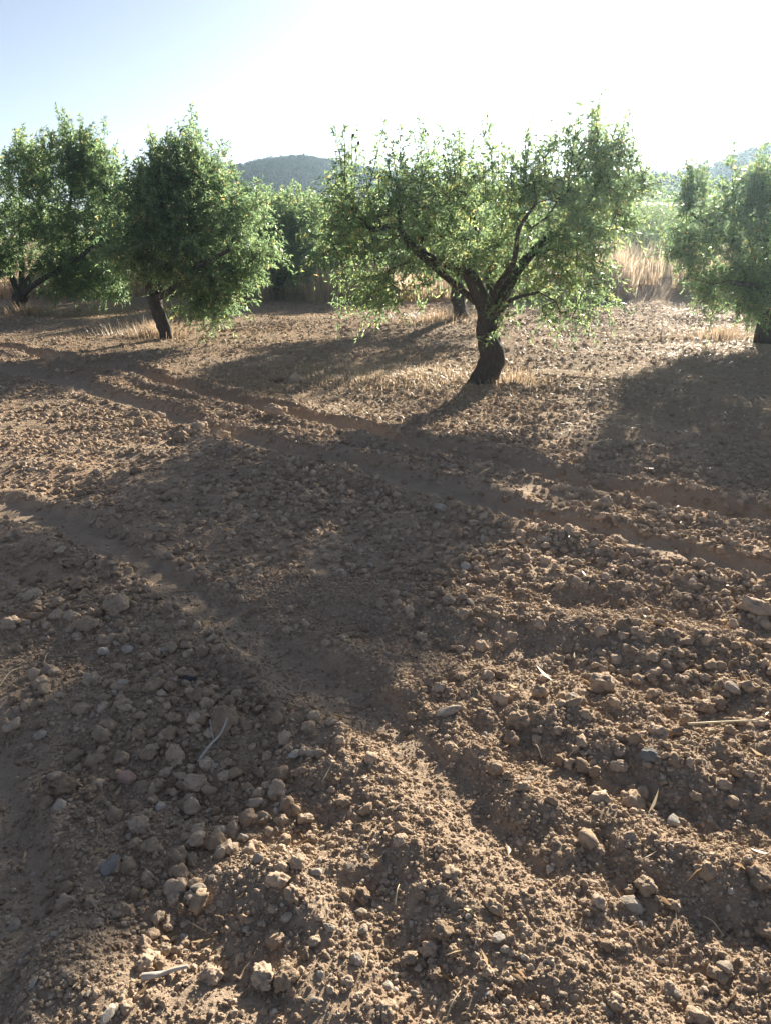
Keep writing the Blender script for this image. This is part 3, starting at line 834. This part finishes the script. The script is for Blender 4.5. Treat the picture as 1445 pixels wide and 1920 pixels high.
# tufts at the feet of trees and thin stubble on the unploughed side
def tuft(px, py, rad, cnt, hgt, label, seed):
    gg = np.random.default_rng(seed); c = G(px, py)
    a = gg.uniform(0, 6.283, cnt); r = rad * np.abs(gg.normal(0, .55, cnt))
    o = blades('grass_tuft', on_ground(c[0] + r * np.cos(a) * 1.4, c[1] + r * np.sin(a) * .8), np.full(cnt, hgt), .7, .0035, M_DRY, label, 'grass', seed, (.55, .22))
    o['group'] = 'dry grass tufts at tree feet'
tuft(290, 630, .55, 900, .28, 'dry yellow grass tuft around the foot of the dense rounded tree', 1)
tuft(62, 592, .6, 600, .28, 'dry grass tuft beside the short forked trunk with leafy skirt', 2)
tuft(534, 562, .7, 600, .38, 'pale dry tuft at the foot of the small dark tree', 3)
tuft(820, 604, .8, 700, .22, 'dry grass tuft beside the slim dark trunk', 4)
tuft(1345, 628, .7, 800, .25, 'sunlit dry grass tuft near the trunk of the tree in the glare', 5)
tuft(960, 718, .45, 350, .16, 'thin dry grass beside the bent trunk', 6)
n = 260000
x = g.uniform(-11, 11, n); y = g.uniform(5.5, FIELD_EDGE, n)
zz, tk, ch = relief(x, y)
k = (g.random(n) < ch * .55) & (tk < .2)
blades('stubble', np.stack([x[k], y[k], zz[k] - .004], 1), np.full(k.sum(), .055), 1.6, .0028, M_DRY, 'short dry stubble and chaff scattered over the unploughed soil', 'stubble', 8)
# denser dry weeds left of the bent trunk
c0 = G(735, 705)
n = 7000
x = c0[0] + g.normal(0, .75, n); y = c0[1] + g.normal(0, .38, n)
blades('dry_weeds', on_ground(x, y), np.full(n, .075), 1.2, .0036, M_DRY, 'pale dry weeds in a low patch beside the bent trunk', 'weeds', 11, (.95, .2))

# ------------------------------------------------------------------ clods, stones, crumbs
BIG = [lump_mesh('earth_clod', 200 + i, 4, .5, M_CLOD, flat=.8) for i in range(14)]
STN = [lump_mesh('stone', 300 + i, 3, .22, M_STONE, smooth=False, chip=.9, flat=.72) for i in range(9)]
def variant(src, m):
    me = src.copy(); me.materials.clear(); me.materials.append(m); return me
GRY = [variant(STN[i], M_GREY) for i in range(3)]; BLK = variant(STN[4], M_BLACK); PNK = variant(STN[5], M_PINK)
g = np.random.default_rng(12)
placed = []
def px_size(px, py):
    a, dy, dz = ray(px, py); t = CAM_Z / -dz
    return t / FOC           # metres per photograph pixel there
def put(name, me, px, py, w, label, cat, group, asp=(1, 1, 1), sink=.35, rz=None):
    c = G(px, py + w * .25); s = .86 * w * px_size(px, py) / 2
    o = bpy.data.objects.new(name, me); col.objects.link(o)
    z = H(c[0], c[1])
    o.location = (c[0], c[1], z + s * asp[2] * (.8 - sink))
    o.scale = (s * asp[0], s * asp[1], s * asp[2])
    o.rotation_euler = (g.uniform(-.35, .35), g.uniform(-.35, .35), g.uniform(0, 6.28) if rz is None else rz)
    tag(o, label, cat, group); placed.append((c[0], c[1], s))
    return o
GC, GS = 'earth clods on the ploughed soil', 'stones on the ploughed soil'
B = lambda: BIG[int(g.integers(len(BIG)))]
S = lambda: STN[int(g.integers(len(STN)))]
special = [
    ('earth_clod', 425, 1350, 62, 'largest brown earth clod, just beyond the white bent twig', 'c'),
    ('earth_clod', 378, 1303, 56, 'big brown clod touching the blackish stone', 'c'),
    ('earth_clod', 368, 1447, 44, 'rounded tan clod at the lower end of the white bent twig', 'c'),
    ('earth_clod', 375, 800, 40, 'largest of three lone lit clods beyond the shaded soil', 'c'),
    ('earth_clod', 418, 804, 32, 'second of three lone lit clods, beside the largest', 'c'),
    ('earth_clod', 342, 818, 30, 'smallest of three lone lit clods beyond the shaded soil', 'c'),
    ('earth_clod', 1130, 1275, 58, 'broad sunlit clod with a dark undercut, beyond the long straw', 'c'),
    ('earth_clod', 970, 1345, 46, 'sunlit clod pair member standing above the smooth track edge', 'c'),
    ('earth_clod', 220, 1140, 50, 'broad dark clod on the shaded heap beside the track', 'c'),
    ('earth_clod', 165, 1168, 48, 'dark clod leaning against the broad dark clod on the heap', 'c'),
    ('earth_clod', 122, 1458, 54, 'smooth brown slab-like clod left of the pinkish stone', 'c'),
    ('earth_clod', 1425, 1640, 62, 'wide slab-shaped clod in the sunlit soil right of the pale flat stone', 'c'),
    ('earth_clod', 1185, 1487, 52, 'knobbly clod touching the round grey stone', 'c'),
    ('stone', 413, 1582, 44, 'pale upright angular stone with a dark side in the hollow', 's'),
    ('stone', 414, 1536, 34, 'pale rounded stone behind the upright angular stone', 's'),
    ('stone', 237, 1437, 44, 'pinkish stone lying on the shaded clods', 'p'),
    ('stone', 356, 1271, 32, 'blackish smooth stone among the shaded clods', 'b'),
    ('stone', 75, 1364, 30, 'small whitish stone alone on the shaded soil beside the heap', 's'),
    ('stone', 553, 1409, 30, 'flat whitish stone on the slope between heap and track', 's'),
    ('stone', 1214, 1426, 42, 'round grey stone between two clods', 'g'),
    ('stone', 838, 1326, 42, 'long pale stone beside the smooth track', 's'),
    ('stone', 1185, 1676, 54, 'wide flat pale stone sunk in the sunlit soil', 's'),
    ('stone', 1265, 1528, 36, 'pale pointed stone in the sunlit soil', 's'),
    ('stone', 205, 1600, 50, 'tilted brown-grey slab stone in the shaded hollow', 'g'),
    ('stone', 540, 1725, 28, 'whitish pebble on the dark mound slope', 's'),
    ('stone', 20, 1695, 32, 'flat whitish stone on the smooth soil near the curved dead stick', 's'),
    ('stone', 205, 1900, 46, 'pale oblong stone below the grey dead stick', 's'),
    ('stone', 825, 960, 34, 'pale flat stone by the second wheel track', 's'),
    ('earth_clod', 1412, 1140, 60, 'large round tan boulder-like clod on the lit ridge', 'c'),
    ('stone', 1075, 1310, 40, 'flat tan stone beside the broad sunlit clod', 's'),
    ('stone', 872, 1058, 26, 'pale stone alone in the half-shaded soil by the lit patch', 's'),
    ('stone', 310, 931, 24, 'light grey stone on the shaded flat soil', 's'),
]
for nm, px, py, w, lab, k in special:
    me = {'c': B, 's': S, 'g': lambda: GRY[1], 'b': lambda: BLK, 'p': lambda: PNK}[k]()
    asp = {413: (.55, .6, 1.0), 838: (1.3, .6, .6), 1185: (1.1, .8, .5), 553: (1.1, .8, .5), 20: (1.1, .8, .4), 205: (1.1, .55, .7), 1425: (1.1, .8, .6)}.get(px, (1, .9, .85)) if px != 1185 or k != 'c' else (1, .9, .85)
    put(nm, me, px, py, w, lab, 'clod' if k == 'c' else 'stone', GC if k == 'c' else GS, asp, rz=.3 if px in (413, 838) else None)
hand = [(60, 1110, 38, 'c'), (150, 1088, 46, 'c'), (290, 1285, 46, 'c'), (345, 1482, 40, 'c'), (260, 1525, 46, 'c'), (335, 1585, 42, 'c'), (475, 1573, 34, 'c'),
        (455, 1553, 26, 's'), (645, 1495, 30, 'c'), (655, 1628, 24, 's'), (595, 1645, 26, 's'), (485, 1617, 28, 's'), (372, 1648, 34, 's'), (360, 1668, 26, 's'),
        (345, 1705, 24, 's'), (530, 1645, 34, 'c'), (110, 1495, 32, 's'), (470, 1465, 26, 's'), (605, 1580, 18, 's'), (750, 1590, 28, 'c'), (1230, 1380, 44, 'c'),
        (1210, 1645, 42, 'c'), (1440, 1720, 44, 'c'), (1360, 1795, 36, 's'), (1240, 1775, 22, 's'), (1010, 1645, 22, 's'), (1130, 945, 46, 'c'), (1075, 990, 40, 'c'),
        (1155, 1012, 42, 'c'), (805, 1770, 32, 'c'), (875, 1728, 20, 's'), (680, 1735, 28, 's'), (670, 1800, 30, 's'), (235, 1590, 18, 's'), (245, 1595, 18, 's'),
        (110, 1620, 20, 's'), (280, 1400, 34, 'c'), (320, 1370, 40, 'c'), (330, 1405, 44, 'c'), (250, 1520, 30, 'c'), (275, 1505, 30, 'c'), (300, 1490, 22, 's'),
        (940, 1255, 34, 'c'), (915, 1255, 26, 'c'), (1160, 1430, 34, 'c'), (1320, 1310, 50, 'c'), (1370, 1290, 40, 's'), (1425, 1350, 36, 'c'), (1000, 1330, 30, 'c'),
        (310, 1215, 26, 's'), (285, 1220, 24, 'c'), (240, 1212, 28, 's'), (195, 1213, 30, 's'), (325, 1278, 26, 's'), (265, 1290, 30, 'c'), (230, 1275, 34, 's'),
        (800, 1130, 26, 'c'), (890, 1100, 30, 'c'), (880, 1130, 24, 's'), (730, 1230, 20, 's'), (150, 1050, 30, 'c'), (30, 1100, 34, 'c'), (20, 1160, 40, 'c'),
        (520, 770, 40, 'c'), (555, 708, 30, 'c'), (520, 708, 28, 'c'), (265, 790, 32, 'c'), (300, 768, 24, 'c'), (130, 725, 24, 'c')]
LANDMARKS = [((400, 1405), .13, 'close to the white bent dead twig'), ((310, 1825), .11, 'close to the thick grey dead stick'), ((1350, 1376), .20, 'close to the long pale straw stalk'),
    ((237, 1437), .13, 'close to the pinkish stone'), ((356, 1271), .15, 'close to the blackish stone'), ((413, 1575), .12, 'close to the pale upright angular stone'), ((1190, 1450), .16, 'close to the round grey stone'),
    ((375, 805), .6, 'close to the three lone lit clods'), ((1130, 1275), .2, 'close to the broad sunlit clod with the dark undercut'), ((1185, 1676), .13, 'close to the wide flat pale stone'),
    ((190, 1150), .22, 'close to the broad dark clod pair on the heap'), ((838, 1326), .16, 'close to the long pale stone beside the track'), ((970, 1345), .14, 'close to the sunlit clod above the track edge'),
    ((205, 1600), .12, 'close to the tilted slab stone in the hollow'), ((1412, 1140), .3, 'close to the large round tan clod on the lit ridge'), ((1265, 1528), .14, 'close to the pale pointed stone'), ((540, 1725), .12, 'close to the whitish pebble on the dark mound slope')]
def where(c, s):
    x, y = c[:1], c[1:]
    sd = [seg_dist(x, y, t[0])[1][0] for t in TRACKS[:3]]
    size = 'large' if s > .030 else 'medium-sized' if s > .021 else 'small'
    for (qx, qy), rad, t in LANDMARKS:
        q = G(qx, qy)
        if math.hypot(c[0] - q[0], c[1] - q[1]) < rad: return size, t
    if sd[0] > 0: w = 'in the chaffy soil beyond the upper wheel rut'
    elif sd[1] > 0: w = 'on the ridge between the two parallel wheel ruts'
    elif sd[2] > 0: w = 'in the rubbly soil between the parallel ruts and the curving track'
    else: w = 'in the shaded heaps on the tree-shadow side of the curving track'
    return size, w
for px, py, w, k in hand:
    if k == 'c': put('earth_clod', B(), px, py, w, '{} brown earth clod {}'.format(*where(G(px, py), w * px_size(px, py) / 2)), 'clod', GC, (1, g.uniform(.75, 1), g.uniform(.7, .95)))
    else: put('stone', S(), px, py, w, '{} pale stone {}'.format(*where(G(px, py), w * px_size(px, py) / 2 * 1.4)), 'stone', GS, (1, g.uniform(.7, 1), g.uniform(.6, .9)))
nc = ns = 0
while nc < 215 or ns < 130:
    px, py = g.uniform(-20, 1465), 960 + 940 * (g.random() ** .8) if g.random() < .75 else g.uniform(800, 1000)
    c = G(px, py)
    z, tk, _ = relief(c[:1], c[1:])
    if tk[0] > .15: continue
    if vn(np.array([c[0] * 1.7]), np.array([c[1] * 1.7]), 91)[0] < g.uniform(-.9, .5): continue
    s = px_size(px, py)
    if nc < 215:
        w = min(g.gamma(3, .0065) + .022, .07) / s
        put('earth_clod', B(), px, py, w, '{} brown earth clod {}'.format(*where(G(px, py), w * px_size(px, py) / 2)), 'clod', GC, (1, g.uniform(.7, 1), g.uniform(.65, .95))); nc += 1
    else:
        w = min(g.gamma(2.5, .0045) + .014, .045) / s
        put('stone', S(), px, py, w, '{} pale stone {}'.format(*where(G(px, py), w * px_size(px, py) / 2 * 1.4)), 'stone', GS, (1, g.uniform(.6, 1), g.uniform(.5, .9))); ns += 1

# crumbs: all the smaller clods, uncountable
g = np.random.default_rng(33)
crumb_src = lump_objs('crumb', 8, 400, 3, .62, M_CLOD, flat=.72) + lump_objs('crumb', 7, 460, 2, .4, M_CLOD, smooth=False, chip=.9, flat=.66)
grit_src = lump_objs('pebble', 5, 440, 2, .25, M_STONE, smooth=False, chip=.8, flat=.7)
def crumbs(name, n, r0, r1, smin, smax, power, src, label, cat, trk, sel, half=46):
    r = np.sqrt(g.uniform(r0 * r0, r1 * r1, n)); a = np.radians(g.uniform(-half, half, n))
    x, y = r * np.sin(a), r * np.cos(a)
    z, tk, ch = relief(x, y)
    heap = .7 + .6 * fbm(x, y, .8, 3, 91)
    k = (g.random(n) < np.clip(heap, .06, 1)) & (g.random(n) > tk * trk) & (g.random(n) > ch * .6)
    x, y, z = x[k], y[k], z[k]; m = len(x)
    s = smin * (smax / smin) ** (g.random(m) ** power)
    P = np.stack([x, y, z + s * g.uniform(-.25, .4, m)], 1)
    scl = s[:, None] * g.uniform(.7, 1.15, (m, 3))
    scatter(name, P, g.uniform(0, 6.28, (m, 3)) * np.array([.12, .12, 1]), scl, g.integers(0, len(src), m), src, label, cat)
def dupes(src): return [o.copy() for o in src]
crumbs('soil_crumbs', 230000, .7, 3.6, .0018, .0100, 2.4, crumb_src, 'fine soil crumbs and small clods covering the near ploughed ground', 'soil crumbs', .6, 0)
crumbs('soil_crumbs', 130000, 3.5, 9.5, .005, .028, 2.5, dupes(crumb_src), 'small clods covering the ploughed ground around the wheel tracks', 'soil crumbs', .97, 0)
crumbs('soil_crumbs', 110000, 9.2, 20.5, .009, .036, 2.4, dupes(crumb_src), 'small clods covering the soil under the trees', 'soil crumbs', .9, 0)
heap_src = lump_objs('clod', 10, 520, 3, .5, M_CLOD, flat=.78)
def heap_clods(n):
    r = np.sqrt(g.uniform(1.1 ** 2, 7.5 ** 2, n)); a = np.radians(g.uniform(-42, 42, n))
    x, y = r * np.sin(a), r * np.cos(a)
    z, tk, ch = relief(x, y)
    w = .8 * sstep(.25, .95, fbm(x, y, .9, 3, 91)) * sstep(1.8, 3.2, r) + .018
    for c, rad in heaps: w = np.maximum(w, np.exp(-((x - c[0]) ** 2 + (y - c[1]) ** 2) / rad ** 2))
    k = (g.random(n) < w) & (tk < .1) & (g.random(n) > ch * .7)
    x, y, z = x[k], y[k], z[k]; m = len(x)
    s = .010 * 3.0 ** (g.random(m) ** 2.0)
    scatter('heap_clods', np.stack([x, y, z + s * g.uniform(.0, .5, m)], 1), g.uniform(0, 6.28, (m, 3)) * np.array([.15, .15, 1]), s[:, None] * g.uniform(.75, 1.15, (m, 3)), g.integers(0, 10, m), heap_src,
            'walnut-sized clods heaped along the furrows and track edges', 'clods')
heaps = [(G(*p), rd) for p, rd in (((250, 1180), .45), ((330, 1330), .5), ((380, 1480), .36), ((330, 1560), .25), ((1150, 1010), .6), ((1320, 1080), .6), ((900, 1120), .35), ((1200, 1430), .3), ((640, 920), .5), ((1330, 1250), .5))]
heap_clods(26000)
crumbs('pebbles', 15000, .7, 7.0, .0028, .0095, 1.8, grit_src, 'small pale pebbles strewn through the near soil', 'pebbles', .3, 0)

# fallen leaves and straw bits lying about
def litter(n, seed):
    q = np.random.default_rng(seed)
    r = np.sqrt(q.uniform(.8 ** 2, 15 ** 2, n) * q.random(n)) + .7; a = np.radians(q.uniform(-45, 45, n))
    x, y = r * np.sin(a), r * np.cos(a)
    d = norm(np.stack([q.normal(0, 1, n), q.normal(0, 1, n), q.normal(0, .12, n)], 1))
    long_ = q.random(n) < .45
    ln = np.where(long_, q.uniform(.04, .12, n), q.uniform(.025, .05, n)); wd = np.where(long_, .0022, ln * .3)
    P = np.stack([x, y, Hn(x, y) + .012], 1)
    V, t = leaves(P, d, ln, wd, q)
    o = new_mesh('leaf_litter', V, tris=t, mats=[M_LITTER]); attr(o, 'leaf_tone', np.repeat(q.random(n), 4).astype(np.float32))
    tag(o, 'dry fallen leaves and broken straw scattered over the soil', 'litter', kind='stuff')
M_LITTER = leaf_material('fallen_leaves', [(0, (.16, .11, .07)), (.5, (.33, .26, .17)), (1, (.47, .40, .28))], .2, .1)
litter(2600, 5)

# ------------------------------------------------------------------ sticks and straws
def stick(name, pts, rad, material, label, cat, group=None, lift=.0):
    P = []
    for px, py, dz in pts:
        c = G(px, py); P.append((c[0], c[1], H(c[0], c[1]) + dz))
    P = np.array(P); base = P.mean(0); base[2] = P[:, 2].min()
    V, q, t = tube(P - base, rad, 7, 3, .15)
    o = new_mesh(name, V, quads=q, tris=t, mats=[material], smooth=True); o.location = base
    return tag(o, label, cat, group)
stick('dead_twig', [(372, 1428, .02), (395, 1412, .035), (416, 1396, .045), (430, 1380, .065)], [.0035, .004, .0035, .0025], M_DEAD, 'white bent dead twig lying across the shaded clods', 'twig')
stick('dead_twig', [(396, 1376, .05), (402, 1398, .025)], [.0015, .002], M_DEAD, 'short thin white twig beside the white bent twig', 'twig')
stick('dead_stick', [(268, 1838, .012), (285, 1836, .016), (305, 1826, .014), (330, 1818, .016), (352, 1810, .018)], [.009, .0075, .006, .005, .0045], M_DEAD, 'short thick grey dead stick on the dark soil', 'stick')
stick('straw', [(1285, 1380, .03), (1350, 1376, .045), (1415, 1372, .04)], [.0035, .003, .0025], M_STRAW, 'long pale yellow straw stalk lying on the sunlit clods', 'straw')
for a in [((1065, 1420), (1100, 1408)), ((700, 1190), (722, 1215)), ((1338, 1140), (1362, 1172)), ((998, 1390), (1016, 1412)), ((0, 1285), (40, 1250)), ((82, 1245), (92, 1220)),
          ((740, 1700), (748, 1668)), ((835, 1915), (862, 1868)), ((620, 790), (635, 800)), ((1320, 1700), (1360, 1735)), ((960, 1330), (975, 1352)), ((1250, 1130), (1300, 1125)), ((560, 1290), (575, 1270))]:
    (ax, ay), (bx, by) = a
    stick('straw', [(ax, ay, .012), ((ax + bx) / 2, (ay + by) / 2 - 3, .022), (bx, by, .012)], [.0017, .0015, .0011], M_STRAW, 'thin short dry straw bit on the ploughed soil', 'straw', 'straw bits on the soil')

# ------------------------------------------------------------------ long white roof far off between the trees
def far_shed():
    a = AT(1165, 386, 60); b = AT(1285, 385, 60)
    z0 = .5; z1 = a[2]
    root = empty('greenhouse', (a[0], 60, z0))
    x0, x1, y0, y1 = 0, b[0] - a[0], 0, 5
    hz = z1 - z0
    v = [(x0, y0, 0), (x1, y0, 0), (x1, y1, 0), (x0, y1, 0), (x0, y0, hz), (x1, y0, hz), (x1, y1, hz), (x0, y1, hz)]
    new_mesh('wall', v, faces=[(0, 1, 5, 4), (1, 2, 6, 5), (2, 3, 7, 6), (3, 0, 4, 7)], mats=[M_POST], parent=root)
    m = 10; V = []; F = []
    for k in range(m + 1):
        t = k / m; z = hz + .02 + 0.3 * math.sin(math.pi * t)
        V += [(x0 - .3, y0 - .3 + (y1 + .6) * t, z), (x1 + .3, y0 - .3 + (y1 + .6) * t, z)]
    for k in range(m): F.append((2 * k, 2 * k + 1, 2 * k + 3, 2 * k + 2))
    new_mesh('roof', V, faces=F, mats=[M_SHEET], parent=root, smooth=True)
    tag(root, 'long low greenhouse with bright white roof below the pale hill', 'greenhouse')
far_shed()

# ------------------------------------------------------------------ hazy air
def build_haze():
    x0, x1, y0, y1, z0, z1 = -400, 400, -400, 400, -9, 34
    v = [(x, y, z) for z in (z0, z1) for y in (y0, y1) for x in (x0, x1)]
    f = [(0, 2, 3, 1), (4, 5, 7, 6), (0, 1, 5, 4), (2, 6, 7, 3), (0, 4, 6, 2), (1, 3, 7, 5)]
    m, n, l, out = mat('haze')
    pv = n.new('ShaderNodeVolumePrincipled')
    pv.inputs['Color'].default_value = (.56, .79, 1.0, 1)
    pv.inputs['Density'].default_value = .0007
    pv.inputs['Anisotropy'].default_value = .75
    l.new(pv.outputs[0], out.inputs['Volume'])
    o = new_mesh('haze', v, faces=f, mats=[m])
    tag(o, 'pale summer haze in the air', 'haze', kind='stuff')
build_haze()
